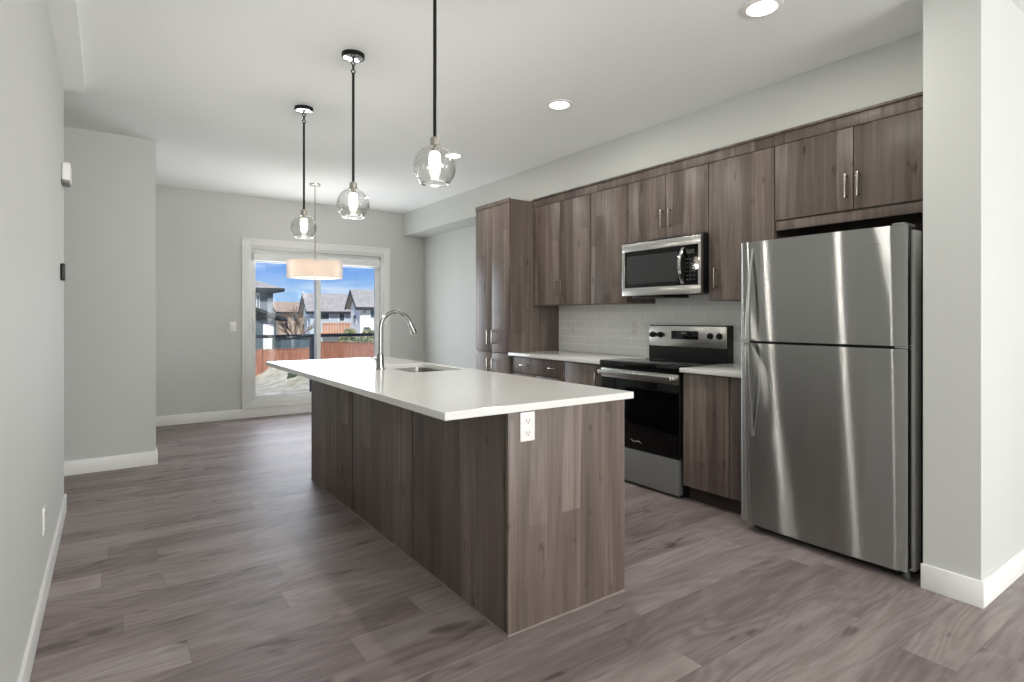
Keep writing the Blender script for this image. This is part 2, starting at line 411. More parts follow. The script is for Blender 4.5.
struct('wall_living_rear', M_WALL, [(-0.365, 0.3, -4.72, -4.6, 0, HC), (3.7, 5.72, -4.72, -4.6, 0, HC), (0.3, 3.7, -4.72, -4.6, 0, 0.35), (0.3, 3.7, -4.72, -4.6, 2.45, HC)], 'light grey living room rear wall behind the viewer')
struct('wall_soffit', M_WALL, [(3.475, 3.81, 1.04, 7.62, 2.425, HC)], 'light grey boxed soffit above the wall cabinets')
struct('wall_bulkhead', M_CEIL, [(-0.235, -0.122, -4.6, 4.60, 2.70, HC)], 'shallow grey bulkhead along the top of the left wall')
BH, BT = 0.115, 0.013
struct('baseboard_left', M_TRIM, [(-0.235, -0.235+BT, -4.6, 4.62, 0, BH), (-0.365, -0.235+BT, 4.62, 4.62+BT, 0, BH)], 'white baseboard on the left wall', 'baseboard', 0.003)
struct('baseboard_hall', M_TRIM, [(-2.6, 0.325+BT, 5.675-BT, 5.675, 0, BH), (0.325, 0.325+BT, 5.675, 7.62, 0, BH)], 'white baseboard on the projecting wall at left', 'baseboard', 0.003)
struct('baseboard_back', M_TRIM, [(0.338, 3.81, 7.62-BT, 7.62, 0, BH)], 'white baseboard under the patio door', 'baseboard', 0.003)
struct('baseboard_right', M_TRIM, [(3.81-BT, 3.81, 5.14, 7.607, 0, BH)], 'white baseboard on the dining nook side wall', 'baseboard', 0.003)
struct('baseboard_column', M_TRIM, [(3.062-BT, 3.062, 0.82-BT, 1.04, 0, BH), (3.062, 5.6, 0.82-BT, 0.82, 0, BH)], 'white baseboard wrapped around the wall end by the fridge', 'baseboard', 0.003)
struct('baseboard_living_rear', M_TRIM, [(-0.222, 5.6, -4.6, -4.6+BT, 0, BH)], 'white baseboard on the living room rear wall', 'baseboard', 0.003)
# living room windows (behind the viewer); the side one is added for its light
def window(name, label, axis, c, a0, a1, z0, z1, t0, t1):
    w = thing(name, (0, 0, 0), label, 'window', kind='structure')
    def B(m, nm, A0, A1, Z0, Z1, T0, T1, par=w):
        return box(nm, m, (A0, A1, T0, T1, Z0, Z1) if axis == 'X' else (T0, T1, A0, A1, Z0, Z1), par)
    f = MB(); k = 0.06; mid = (a0+a1)/2
    for q in ((a0, a1, z0, z0+k), (a0, a1, z1-k, z1), (a0, a0+k, z0, z1), (a1-k, a1, z0, z1), (mid-k/2, mid+k/2, z0, z1)):
        f.box(*((q[0], q[1], t0, t1, q[2], q[3]) if axis == 'X' else (t0, t1, q[0], q[1], q[2], q[3])))
    f.build('window_frame', M_VINYL, w, smooth=False)
    tm = (t0+t1)/2
    B(M_PANE, 'window_pane', a0+k, mid-k/2, z0+k, z1-k, tm-0.003, tm+0.003)
    B(M_PANE, 'window_pane', mid+k/2, a1-k, z0+k, z1-k, tm-0.003, tm+0.003)
window('window_1', 'wide white framed living room window behind the viewer', 'X', 0, 0.3, 3.7, 0.35, 2.45, -4.72, -4.64)

window('added_window_2', 'white framed side window behind the viewer, added to light the left wall', 'Y', 0, -4.3, -2.3, 0.45, 2.35, 5.64, 5.72)  # unseen window, added to go with the side fill lamp

# ------------------------------------------------------------------ patio door
pd = thing('door_1', (2.3, 7.62, 0.12), 'white sliding glass patio door with wide casing in the far wall', 'patio door', kind='structure')
c = MB(); ox0, ox1, oz0, oz1 = 1.335, 3.258, 0.118, 2.222
y0, y1 = 7.595, 7.62
for q in ((ox0, WX0+0.005, oz0, oz1), (WX1-0.005, ox1, oz0, oz1), (WX0, WX1, WZ1-0.005, oz1), (WX0, WX1, oz0, WZ0+0.005)):
    c.box(q[0], q[1], y0, y1, q[2], q[3], 0.004)
c.box(ox0-0.008, ox1+0.008, y0-0.008, y1, oz1-0.022, oz1+0.004, 0.003)
c.box(ox0-0.006, ox0+0.016, y0-0.007, y1, oz0, oz1, 0.003); c.box(ox1-0.016, ox1+0.006, y0-0.007, y1, oz0, oz1, 0.003)
c.box(ox0-0.006, ox1+0.006, y0-0.006, y1, oz0-0.003, oz0+0.018, 0.003)
c.build('door_casing', M_CASING, pd)
c = MB()
for q in ((WX0, WX0+0.03, WZ0, WZ1), (WX1-0.03, WX1, WZ0, WZ1), (WX0+0.03, WX1-0.03, WZ1-0.035, WZ1), (WX0+0.03, WX1-0.03, WZ0, WZ0+0.03)):
    c.box(q[0], q[1], 7.622, 7.778, q[2], q[3], 0.002)
c.build('door_frame', M_VINYL, pd)
def panel(name, x0, x1, ya, yb, k=0.055, kb=0.05):
    f = MB(); za, zb = WZ0+0.03, WZ1-0.035
    for q in ((x0, x0+k, za, zb), (x1-k, x1, za, zb), (x0+k, x1-k, zb-0.06, zb), (x0+k, x1-k, za, za+kb)):
        f.box(q[0], q[1], ya, yb, q[2], q[3], 0.003)
    fo = f.build(name, M_VINYL, pd)
    ym = (ya+yb)/2
    box('glass_pane', M_PANE, (x0+k-0.004, x1-k+0.004, ym-0.003, ym+0.003, za+kb-0.004, zb-0.056), fo)
    return fo
sl = panel('sliding_panel', WX0+0.03, 2.31, 7.668, 7.706)
panel('fixed_panel', 2.245, WX1-0.03, 7.716, 7.754)
h = MB().box(1.462, 1.486, 7.652, 7.668, 1.03, 1.27, 0.005).tube([(1.474, 7.655, 1.08), (1.474, 7.622, 1.09), (1.474, 7.618, 1.15), (1.474, 7.622, 1.21), (1.474, 7.655, 1.22)], 0.008)
h.build('handle', M_WHITEP, sl)
rb = thing('roller_blind', (2.27, 7.63, 1.95), 'white roller blind cassette rolled up inside the patio door head', 'blind')
MB().box(1.462, 3.13, 7.606, 7.664, 1.955, 2.055, 0.012, 3).build('cassette', M_VINYL, rb)
MB().box(1.475, 3.12, 7.628, 7.642, 1.935, 1.953, 0.004).build('hem_bar', M_VINYL, rb)

# ------------------------------------------------------------------ cabinets
def pull(parent, x, y, z0, z1, vertical=True, m=None):
    """bar pull on a front that faces -X (x = door face)"""
    m = m or M_NICKEL; r = 0.0055
    b = MB()
    if vertical:
        b.box(x-0.034, x-0.023, y-r, y+r, z0, z1, 0.002)
        for z in (z0+0.012, z1-0.012): b.box(x-0.026, x+0.001, y-0.005, y+0.005, z-0.005, z+0.005, 0.001)
    else:
        b.box(x-0.034, x-0.023, z0, z1, y-r, y+r, 0.002)
        for q in (z0+0.012, z1-0.012): b.box(x-0.026, x+0.001, q-0.005, q+0.005, y-0.005, y+0.005, 0.001)
    return b.build('handle', m, parent)
DT = 0.019
def front(name, root, x, y0, y1, z0, z1, m=None):
    return box(name, m or M_WOOD, (x, x+DT, y0, y1, z0, z1), root, 0.0015)
def carcass(root, x0, x1, y0, y1, z0, z1, name='carcass', m=None):
    return box(name, m or M_WOOD, (x0, x1, y0, y1, z0, z1), root, 0.001)
G = 0.002
XU, XB, XP, XW = 3.46, 3.19, 3.17, 3.806
ZU, ZT = 1.365, 2.34     # bottom and door top of the wall cabinets
# pantry
p = thing('pantry_cabinet', (3.5, 4.81, 0), 'tall dark wood pantry cabinet with four doors at the far end of the kitchen', 'cabinet')
carcass(p, XP+DT+0.002, XW, 4.51, 5.125, 0.10, 2.405)
box('toe_kick', M_CARC, (XP+0.08, XW, 4.515, 5.12, 0, 0.10), p)
box('top_rail', M_WOOD, (XP-0.002, XP+DT+0.002, 4.506, 5.129, 2.368, 2.412), p, 0.0015)
for (a, b_, hy) in ((4.512, 4.815, 4.775), (4.819, 5.123, 4.865)):
    d = front('upper_door', p, XP, a, b_, 0.897, 2.364); pull(d, XP, hy, 0.975, 1.115)
    d = front('lower_door', p, XP, a, b_, 0.105, 0.890); pull(d, XP, hy, 0.69, 0.83)
# base cabinets
def toe(root, y0, y1): box('toe_kick', M_CARC, (XB+0.07, XW, y0, y1, 0, 0.10), root)
p = thing('base_cabinet', (3.5, 4.1, 0), 'dark wood base cabinet with a two handled drawer beside the pantry', 'cabinet', 'base cabinets under the kitchen counter')
carcass(p, XB+DT+0.002, XW, 3.712, 4.506, 0.10, 0.874); toe(p, 3.712, 4.506)
d = front('drawer', p, XB, 3.716, 4.503, 0.717, 0.868)
pull(d, XB, 0.797, 4.215, 4.325, False); pull(d, XB, 0.797, 3.79, 3.90, False)
d = front('door', p, XB, 3.716, 4.107, 0.105, 0.712); pull(d, XB, 4.07, 0.55, 0.69)
d = front('door', p, XB, 4.111, 4.503, 0.105, 0.712); pull(d, XB, 4.15, 0.55, 0.69)
p = thing('base_cabinet', (3.5, 3.48, 0), 'dark wood single door base cabinet just left of the range', 'cabinet', 'base cabinets under the kitchen counter')
carcass(p, XB+DT+0.002, XW, 3.258, 3.708, 0.10, 0.874); toe(p, 3.258, 3.708)
d = front('door', p, XB, 3.262, 3.706, 0.105, 0.868); pull(d, XB, 3.305, 0.67, 0.81)
p = thing('base_cabinet', (3.5, 2.25, 0), 'dark wood single door base cabinet between the range and the fridge', 'cabinet', 'base cabinets under the kitchen counter')
carcass(p, XB+DT+0.002, XW, 2.012, 2.478, 0.10, 0.874); toe(p, 2.012, 2.478)
d = front('door', p, XB, 2.128, 2.474, 0.105, 0.868)
front('filler_strip', p, XB+0.004, 2.012, 2.124, 0.105, 0.868)
# counters
def counter(y0, y1, label):
    o = MB().box(3.158, 3.808, y0, y1, 0.8755, 0.906, 0.003).build('countertop', M_QUARTZ, None, origin=(3.5, (y0+y1)/2, 0.8755))
    tag(o, label, 'countertop', 'white quartz counters along the wall')
counter(3.255, 4.508, 'white quartz countertop between the pantry and the range')
counter(2.0, 2.482, 'short white quartz countertop between the range and the fridge')
# backsplash
bs = MB().box(3.798, 3.81, 2.0, 4.508, 0.9065, 1.43).build('backsplash', M_TILE, None, origin=(3.804, 3.2, 0.9065), smooth=False)
tag(bs, 'glossy pale grey subway tile backsplash above the kitchen counter', 'backsplash', kind='structure')
# wall cabinets
UG = 'dark wood wall cabinets over the counter'
def upper(y0, y1, z0, doors, label, grp=UG, z0d=None):
    p = thing('wall_cabinet', (3.63, (y0+y1)/2, z0), label, 'cabinet', grp)
    carcass(p, XU+DT+0.002, XW-0.008, y0+0.0005, y1-0.0005, z0, 2.34)
    for (a, b_, hy, hz) in doors:
        d = front('door', p, XU, a+G, b_-G, (z0d or z0)+0.003, ZT-0.003)
        if hy: pull(d, XU, hy, hz, hz+0.14)
    return p
p = upper(3.670, 4.508, ZU, [(3.674, 4.085, 4.046, 1.452), (4.085, 4.43, 4.124, 1.452)], 'two door dark wood wall cabinet next to the pantry')
front('filler_strip', p, XU+0.006, 4.434, 4.506, ZU, ZT)
upper(3.232, 3.670, ZU, [(3.234, 3.670, None, 0)], 'plain single door wall cabinet just left of the microwave')
upper(2.466, 3.232, 1.852, [(2.468, 2.849, 2.798, 1.93), (2.849, 3.230, 2.870, 1.93)], 'short two door wall cabinet over the microwave')
upper(1.978, 2.466, ZU, [(1.980, 2.466, 2.402, 1.452)], 'tall single door wall cabinet just right of the microwave')
p = upper(1.045, 1.978, 1.862, [(1.048, 1.508, 1.476, 1.93), (1.508, 1.976, 1.541, 1.93)], 'wide two door wall cabinet over the fridge', UG)
box('valance', M_WOOD, (XU+0.012, XU+0.034, 1.045, 1.976, 1.80, 1.860), p, 0.001)
box('back_panel', M_CARC, (3.795, 3.808, 1.045, 1.985, 0.0, 1.86), p)
cr_ = thing('cabinet_crown', (3.62, 2.8, 2.34), 'long dark wood crown strip on top of the wall cabinets', 'crown strip')
MB().box(XU+0.004, XU+0.022, 1.045, 4.506, 2.342, 2.409, 0.001).build('filler_strip', M_WOOD, cr_)
MB().box(XU-0.010, XU+0.014, 1.045, 4.503, 2.409, 2.424, 0.002).build('top_lip', M_WOOD, cr_)

# ------------------------------------------------------------------ island
IX0, IX1, IY0, IY1, IZ = 1.273, 1.922, 1.816, 4.47, 0.874
isl = thing('kitchen_island', (1.6, 3.14, 0), 'large dark wood kitchen island with plain panels in the middle of the room', 'island')
MB().box(IX0+0.03, IX1-0.03, IY0+0.02, 3.17, 0.0, IZ).box(IX0+0.03, IX1-0.03, 3.17, 3.89, 0.0, 0.66).box(IX0+0.03, IX1-0.03, 3.89, IY1-0.018, 0.0, IZ).build('carcass', M_CARC, isl, smooth=False)
ys = (IY0+0.021, 2.676, 3.557, IY1)
for a, b_ in zip(ys[:-1], ys[1:]):
    box('side_panel', M_WOOD, (IX0, IX0+0.0305, a+0.0065, b_-0.0065, 0.004, IZ), isl, 0.0012)
box('end_panel', M_WOOD, (IX0, IX1, IY0, IY0+0.0195, 0.004, IZ), isl, 0.0012)
box('end_panel', M_WOOD, (IX0+0.031, IX1, IY1-0.0175, IY1, 0.004, IZ), isl, 0.0012)
M_SHOE = mat('shoe_caulk', srgb(140, 129, 122), 0.5)
MB().box(IX0-0.004, IX1, IY0-0.004, IY0, 0, 0.006).box(IX0-0.004, IX0, IY0, IY1, 0, 0.006).build('floor_bead', M_SHOE, isl, smooth=False)
for k, (a, b_) in enumerate(((1.84, 2.44), (2.444, 3.04), (3.044, 3.48), (3.484, 3.92), (3.924, 4.45))):
    d = box('door', M_WOOD, (IX1-0.029, IX1-0.010, a, b_, 0.105, 0.868), isl, 0.0015)
    hb = MB(); yy = b_-0.04 if k % 2 else a+0.04
    hb.box(IX1+0.013, IX1+0.024, yy-0.0055, yy+0.0055, 0.68, 0.82, 0.002)
    for z in (0.692, 0.808): hb.box(IX1-0.011, IX1+0.016, yy-0.005, yy+0.005, z-0.005, z+0.005)
    hb.build('handle', M_NICKEL, d)
SX0, SX1, SY0, SY1 = 1.535, 1.905, 3.22, 3.84
it = MB().hole_slab(0.985, 1.970, 1.803, 4.662, 0.8755, 0.906, SX0, SX1, SY0, SY1, 0.05).build('island_countertop', M_QUARTZ, None, origin=(1.49, 3.25, 0.8755), smooth=False)
tag(it, 'large white quartz countertop on the kitchen island', 'countertop')
bv = it.modifiers.new('edge', 'BEVEL'); bv.width = 0.0025; bv.segments = 2; bv.limit_method = 'ANGLE'
# sink
sk = thing('kitchen_sink', (1.72, 3.53, 0.7), 'stainless steel undermount sink in the island countertop', 'sink')
def rrect(x0, x1, y0, y1, r, n=5):
    out = []
    for (cx, cy, a0) in ((x1-r, y1-r, 0), (x0+r, y1-r, PI/2), (x0+r, y0+r, PI), (x1-r, y0+r, 1.5*PI)):
        for k in range(n+1):
            a = a0+PI/2*k/n; out.append((cx+r*math.cos(a), cy+r*math.sin(a)))
    return out
b = bmesh.new()
levels = [(0.0, 0.874, 0.05, -0.02), (0.0, 0.874, 0.05, 0.003), (0.004, 0.72, 0.05, 0.006), (0.03, 0.69, 0.045, 0.03)]
rings = []
for ins, z, r, g in levels:
    rings.append([b.verts.new((x, y, z)) for x, y in rrect(SX0+g, SX1-g, SY0+g, SY1-g, max(r, 0.02))])
for A, B in zip(rings[:-1], rings[1:]):
    n = len(A)
    for k in range(n): b.faces.new((A[k], A[(k+1) % n], B[(k+1) % n], B[k]))
b.faces.new(rings[-1])
bmesh.ops.recalc_face_normals(b, faces=b.faces)
mb = MB(); mb._merge(b); bo = mb.build('basin', M_STEEL2, sk)
sm = bo.modifiers.new('wall', 'SOLIDIFY'); sm.thickness = 0.0015; sm.offset = 1
MB().lathe([(0, 0.692), (0.03, 0.692), (0.043, 0.694), (0.045, 0.6905), (0, 0.6905)], (1.72, 3.53, 0)).build('drain', M_CHROME, sk)
# faucet
FX, FY = 1.452, 3.535
fa = thing('kitchen_faucet', (FX, FY, 0.906), 'tall brushed steel gooseneck faucet on the island by the sink', 'faucet')
MB().lathe([(0, 0.906), (0.029, 0.906), (0.029, 0.912), (0.024, 0.918), (0.022, 0.99), (0.019, 1.01), (0, 1.01)], (FX, FY, 0), 24).build('base', M_FAUCET, fa)
pts = [(FX, FY, 1.0), (FX, FY, 1.08), (FX, FY, 1.17)]
R_ = 0.108
for k in range(1, 13):
    a = PI-(PI*0.90)*k/12
    pts.append((FX+R_+R_*math.cos(a), FY, 1.177+R_*math.sin(a)))
MB().tube(pts, 0.0135, 16).build('spout', M_FAUCET, fa)
e0 = Vector(pts[-1]); dr = (Vector(pts[-1])-Vector(pts[-2])).normalized()
MB().tube([e0-dr*0.01, e0+dr*0.015, e0+dr*0.06, e0+dr*0.078], [0.0145, 0.016, 0.020, 0.019], 16).build('spray_head', M_FAUCET, fa)
MB().tube([(FX, FY+0.018, 0.955), (FX, FY+0.045, 0.957)], 0.011, 12).tube([(FX, FY+0.045, 0.955), (FX-0.02, FY+0.055, 0.975), (FX-0.05, FY+0.06, 0.985)], [0.009, 0.006, 0.005], 10).build('lever', M_FAUCET, fa)

# ------------------------------------------------------------------ fridge
fr = thing('refrigerator', (3.4, 1.525, 0), 'stainless steel top freezer refrigerator beside the wall end', 'refrigerator')
FY0, FY1 = 1.095, 1.955
MB().box(3.20, 3.76, FY0+0.014, FY1-0.014, 0.03, 1.666, 0.006).build('body', M_BLACKP, fr)
MB().box(3.135, 3.215, FY0-0.004, FY1+0.004, 0.03, 1.668, 0.005).build('front_frame', M_FRSIDE, fr)
def fdoor(name, z0, z1):
    """gently bowed door: convex outline in plan, swept in height"""
    N_ = 24; poly = []; rnd_ = 0.012
    for k in range(N_+1):
        t = k/N_; y = FY0+(FY1-FY0)*t
        x = 3.05-0.016*(1-(2*t-1)**2)
        e_ = min(t, 1-t)*(FY1-FY0)
        if e_ < rnd_: x += rnd_-math.sqrt(max(0, rnd_**2-(rnd_-e_)**2))
        poly.append((x, y))
    poly += [(3.078, FY1), (3.078, FY0)]
    d_ = MB().prism(poly, 'Z', z0, z1).build(name, M_STEEL, fr)
    MB().box(3.078, 3.122, FY0+0.006, FY1-0.006, z0+0.003, z1-0.003, 0.002).build('door_liner', M_BLACKP, d_)
    return d_
dF = fdoor('freezer_door', 1.112, 1.686); dR = fdoor('fridge_door', 0.048, 1.098)
MB().box(3.122, 3.135, FY0+0.02, FY1-0.02, 0.06, 1.66).build('gasket', M_BLACKP, fr, smooth=False)
def fhandle(par, za, zb):
    """bowed bar: touches the door at za and stands furthest off at zb, beside the gap between the doors"""
    b = bmesh.new(); n = 20; R0 = []
    for k in range(n+1):
        t = k/n; z = za+(zb-za)*t
        off = 0.056*(math.sin(t*PI/2))**0.9
        xf = 3.0465-0.002-off; w = 0.006+0.006*t; th = 0.010+0.012*t
        R0.append([b.verts.new((xf+dx, 1.872+dy, z)) for dx, dy in ((-0.004, -w), (-0.007, -w*0.4), (-0.007, w*0.4), (-0.004, w), (th*0.6, w), (th*0.6, -w))])
    for A, B in zip(R0[:-1], R0[1:]):
        for k in range(6): b.faces.new((A[k], A[(k+1) % 6], B[(k+1) % 6], B[k]))
    b.faces.new(R0[0]); b.faces.new(R0[-1][::-1])
    bmesh.ops.recalc_face_normals(b, faces=b.faces)
    m_ = MB(); m_._merge(b)
    m_.box(2.995, 3.05, 1.864, 1.880, min(zb, zb-0.02 if zb < za else zb), 0.012+max(zb, zb-0.02) if False else max(zb, zb+0.0)+0.0001)
    return m_.build('handle', M_STEEL2, par)
fhandle(dF, 1.642, 1.122); fhandle(dR, 0.56, 1.088)
MB().box(3.075, 3.16, FY0+0.005, FY0+0.06, 1.0985, 1.1115, 0.002).build('middle_hinge', M_CHROME, fr)
MB().box(3.07, 3.20, FY0+0.015, FY0+0.07, 1.687, 1.70, 0.004).build('top_hinge', M_GREYP, fr)
g = MB().box(3.10, 3.14, FY0+0.05, FY1-0.06, 0.012, 0.046)
for k in range(3): g.box(3.094, 3.101, FY0+0.07, FY1-0.08, 0.016+k*0.010, 0.021+k*0.010)
g.build('base_grille', M_BLACKP, fr, smooth=False)
for yy in (FY0+0.03, FY1-0.05):
    for xx in (3.11, 3.70): MB().lathe([(0, 0), (0.018, 0), (0.018, 0.02), (0.010, 0.035), (0, 0.035)], (xx+0.02, yy, 0), 16).build('foot', M_GREYP, fr)
MB().tube([(3.0395, 1.205, 1.603), (3.0385, 1.225, 1.612), (3.0378, 1.26, 1.606), (3.0372, 1.29, 1.617)], [0.0006, 0.002, 0.0012, 0.0006], 6).build('logo', M_LOGO, dF)

# ------------------------------------------------------------------ range
rg = thing('electric_range', (3.45, 2.87, 0), 'stainless steel and black electric range under the microwave', 'range')
RY0, RY1 = 2.488, 3.250
MB().box(3.225, 3.785, RY0+0.004, RY1-0.004, 0.02, 0.86, 0.003).build('body', M_BLACKP, rg)
MB().box(3.158, 3.735, RY0, RY1, 0.862, 0.914, 0.006).build('cooktop', M_BGLASS, rg)
M_RING = mat('burner_ring_print', srgb(60, 60, 62), 0.15)
for (x, y, r) in ((3.33, 2.70, 0.10), (3.33, 3.05, 0.115), (3.58, 2.70, 0.08), (3.58, 3.05, 0.08)):
    MB().lathe([(r-0.004, 0.9142), (r, 0.9142), (r, 0.9146), (r-0.004, 0.9146)], (x, y, 0), 40, closed=True).build('burner_ring', M_RING, rg, smooth=False)
od = MB().box(3.18, 3.222, RY0+0.008, RY1-0.004, 0.272, 0.852, 0.004).build('oven_door', M_BLACKP, rg)
MB().box(3.171, 3.1795, RY0+0.010, RY1-0.004, 0.783, 0.852, 0.002).build('door_band', M_STEEL2, od)
MB().box(3.173, 3.1795, RY0+0.012, RY1-0.006, 0.274, 0.782, 0.002).build('door_window', M_OVENGLASS, od)
hp = [(3.13, RY0+0.045, 0.826), (3.13, RY1-0.02, 0.826)]
hb = MB().box(3.122, 3.140, RY0+0.042, RY1-0.012, 0.808, 0.842, 0.006, 3)
for yy in (RY0+0.055, RY1-0.03): hb.box(3.138, 3.172, yy-0.012, yy+0.012, 0.812, 0.838, 0.002)
hb.build('handle', M_STEEL2, od)
MB().tube([(3.1725, 2.83, 0.325), (3.172, 2.86, 0.338), (3.172, 2.90, 0.328), (3.1725, 2.94, 0.342)], [0.001, 0.004, 0.003, 0.001], 6).build('logo', M_LOGO, od)
M_DRAW = steel('grey_drawer_steel', srgb(136, 137, 136), 0.34, metal=0.5)
dwr = MB().box(3.172, 3.222, RY0+0.012, RY1-0.006, 0.022, 0.266, 0.004).build('storage_drawer', M_DRAW, rg)
for yy in (RY0+0.04, RY1-0.04):
    for xx in (3.25, 3.72): MB().lathe([(0, 0), (0.016, 0), (0.016, 0.012), (0.008, 0.02), (0, 0.02)], (xx, yy, 0), 14).build('foot', M_BLACKP, rg)
# backguard
bgd = MB().prism([(3.738, 0.86), (3.79, 0.86), (3.79, 1.185), (3.745, 1.185), (3.728, 1.17), (3.728, 0.93)], 'Y', RY0-0.001, RY1-0.008).build('backguard', M_BLACKP, rg)
MB().box(3.717, 3.729, RY0+0.006, RY1-0.016, 1.012, 1.178, 0.004).build('control_panel', M_STEEL2, bgd)
dp = MB().box(3.713, 3.7165, 2.742, 2.998, 1.073, 1.140, 0.001).build('display', M_BGLASS, bgd)
for (yy) in (3.192, 3.110, 2.632, 2.552):
    kb = MB().lathe([(0, 3.716), (0.024, 3.716), (0.024, 3.708), (0.018, 3.700), (0.016, 3.690), (0, 3.689)], (0, yy, 1.104), 20, 'X')
    kb.box(3.684, 3.70, yy-0.004, yy+0.004, 1.086, 1.122, 0.002)
    kb.build('knob', M_BLACKP, bgd)
def text(body, size, loc, rot, m, parent, name, ext=0.0004):
    cu = bpy.data.curves.new(name, 'FONT'); cu.body = body; cu.size = size; cu.align_x = 'CENTER'; cu.align_y = 'CENTER'; cu.extrude = ext
    o = bpy.data.objects.new(name, cu); COL.objects.link(o); cu.materials.append(m)
    o.parent = parent; root = parent
    while root.parent is not None: root = root.parent
    o.location = Vector(loc)-root.location; o.rotation_euler = rot
    return o
MB().tube([(3.7125, 2.845, 1.118), (3.7122, 2.86, 1.124), (3.7122, 2.885, 1.119), (3.7125, 2.90, 1.126)], [0.001, 0.004, 0.003, 0.001], 6).build('logo', M_PRINT, dp)

# ------------------------------------------------------------------ microwave
mw = thing('microwave', (3.6, 2.845, 1.42), 'stainless steel over the range microwave mounted under a short cabinet', 'microwave')
MY0, MY1, MZ0, MZ1 = 2.474, 3.224, 1.418, 1.830
MB().box(3.412, 3.796, MY0, MY1, MZ0+0.006, MZ1+0.016, 0.004).build('body', M_BLACKP, mw)
md = MB()
for q in ((MY0, MY1, MZ1-0.062, MZ1), (MY0, MY1, MZ0, MZ0+0.062), (MY1-0.03, MY1, MZ0+0.062, MZ1-0.062), (MY0, MY0+0.022, MZ0+0.062, MZ1-0.062)):
    md.box(3.382, 3.412, q[0], q[1], q[2], q[3], 0.002)
md = md.build('door', M_STEEL2, mw)
MB().box(3.386, 3.411, MY0+0.165, MY1-0.03, MZ0+0.062, MZ1-0.062).build('door_glass', M_BGLASS, md, smooth=False)
MB().box(3.3845, 3.386, MY0+0.20, MY1-0.052, MZ0+0.092, MZ1-0.10).build('mesh_window', M_MWGLASS, md, smooth=False)
cp = MB().box(3.386, 3.411, MY0+0.022, MY0+0.163, MZ0+0.062, MZ1-0.062).build('control_panel', M_BGLASS, mw, smooth=False)
MB().box(3.3852, 3.386, MY0+0.055, MY0+0.125, 1.705, 1.735).build('display', M_MWGLASS, cp, smooth=False)
kp = MB()
for r_ in range(6):
    for c_ in range(3): kp.box(3.3853, 3.386, MY0+0.050+c_*0.030, MY0+0.066+c_*0.030, 1.515+r_*0.029, 1.525+r_*0.029)
M_KEY = mat('keypad_print', srgb(58, 59, 60), 0.4)
kp.build('keypad', M_KEY, cp, smooth=False)
pts = []
for k in range(13):
    t = k/12; pts.append((3.382-0.045*math.sin(PI*t)**0.8 if 0 < t < 1 else 3.384, 2.622, 1.488+(1.752-1.488)*t))
b = bmesh.new(); R0 = []
for i, (x, y, z) in enumerate(pts):
    R0.append([b.verts.new((x+dx, y+dy, z)) for dx, dy in ((-0.006, -0.012), (-0.009, 0), (-0.006, 0.012), (0.004, 0.012), (0.004, -0.012))])
for A, B in zip(R0[:-1], R0[1:]):
    for k in range(5): b.faces.new((A[k], A[(k+1) % 5], B[(k+1) % 5], B[k]))
b.faces.new(R0[0]); b.faces.new(R0[-1][::-1]); bmesh.ops.recalc_face_normals(b, faces=b.faces)
m_ = MB(); m_._merge(b); m_.build('handle', M_CHROME, md)
v = MB().box(3.44, 3.75, MY0+0.38, MY1-0.06, MZ0-0.016, MZ0+0.006, 0.002)
v.build('vent_cover', M_BLACKP, mw)
MB().lathe([(0, 0.0), (0.008, 0.0), (0.008, 0.004), (0, 0.005)], (3.3805, MY0+0.012, 1.66), 12, 'X').build('badge', M_CHROME, md)

# ------------------------------------------------------------------ sockets and switches
def outlet_parts(root, ax, c, duplex=True, w=0.07, h=0.116, m=None):
    """plate in the plane whose outward normal is ax ('-Y', '-X', '+X')"""
    m = m or M_PLATE; x, y, z = c
    def B(mb, u0, u1, z0, z1, d0, d1, bev=0.0):
        if ax == '-Y': mb.box(x+u0, x+u1, y-d1, y-d0, z+z0, z+z1, bev)
        elif ax == '-X': mb.box(x-d1, x-d0, y+u0, y+u1, z+z0, z+z1, bev)
        else: mb.box(x+d0, x+d1, y+u0, y+u1, z+z0, z+z1, bev)
        return mb
    pl = B(MB(), -w/2, w/2, -h/2, h/2, 0.0005, 0.006, 0.002).build('cover_plate', m, root)
    if duplex:
        for s in (-0.024, 0.024):
            soc = B(MB(), -0.017, 0.017, s-0.017, s+0.017, 0.006, 0.008, 0.001).build('socket', m, root)
            sl = MB()
            for u in (-0.007, 0.006): B(sl, u-0.0015, u+0.0015, s-0.003, s+0.008, 0.008, 0.0085)
            B(sl, -0.003, 0.003, s-0.011, s-0.006, 0.008, 0.0085)
            sl.build('slots', M_SLOT, soc, smooth=False)
    else:
        B(MB(), -0.016, 0.016, -0.033, 0.033, 0.006, 0.009, 0.001).build('rocker', m, root)
o = thing('wall_outlet', (1.364, IY0, 0.812), 'white duplex outlet on the near end of the island', 'outlet'); outlet_parts(o, '-Y', (1.364, IY0, 0.812), True, 0.072, 0.116)
o = thing('wall_outlet', (3.798, 4.275, 1.146), 'white outlet on the tile backsplash near the pantry', 'outlet'); outlet_parts(o, '-X', (3.798, 4.275, 1.146), True, m=M_WHITEP)
o = thing('wall_outlet', (3.798, 3.475, 1.15), 'white outlet on the tile backsplash just left of the range', 'outlet'); outlet_parts(o, '-X', (3.798, 3.475, 1.15), True, m=M_WHITEP)
o = thing('wall_outlet', (-0.235, 3.2, 0.365), 'white outlet low on the left wall above the baseboard', 'outlet'); outlet_parts(o, '+X', (-0.235, 3.2, 0.365), True, m=M_WHITEP)
o = thing('light_switch', (1.237, 7.62, 1.135), 'white rocker light switch on the far wall beside the patio door', 'light switch'); outlet_parts(o, '-Y', (1.237, 7.62, 1.135), False, m=M_WHITEP)
o = thing('door_chime', (-0.235, 4.42, 2.05), 'white wall box with grey underside high on the left wall', 'door chime')
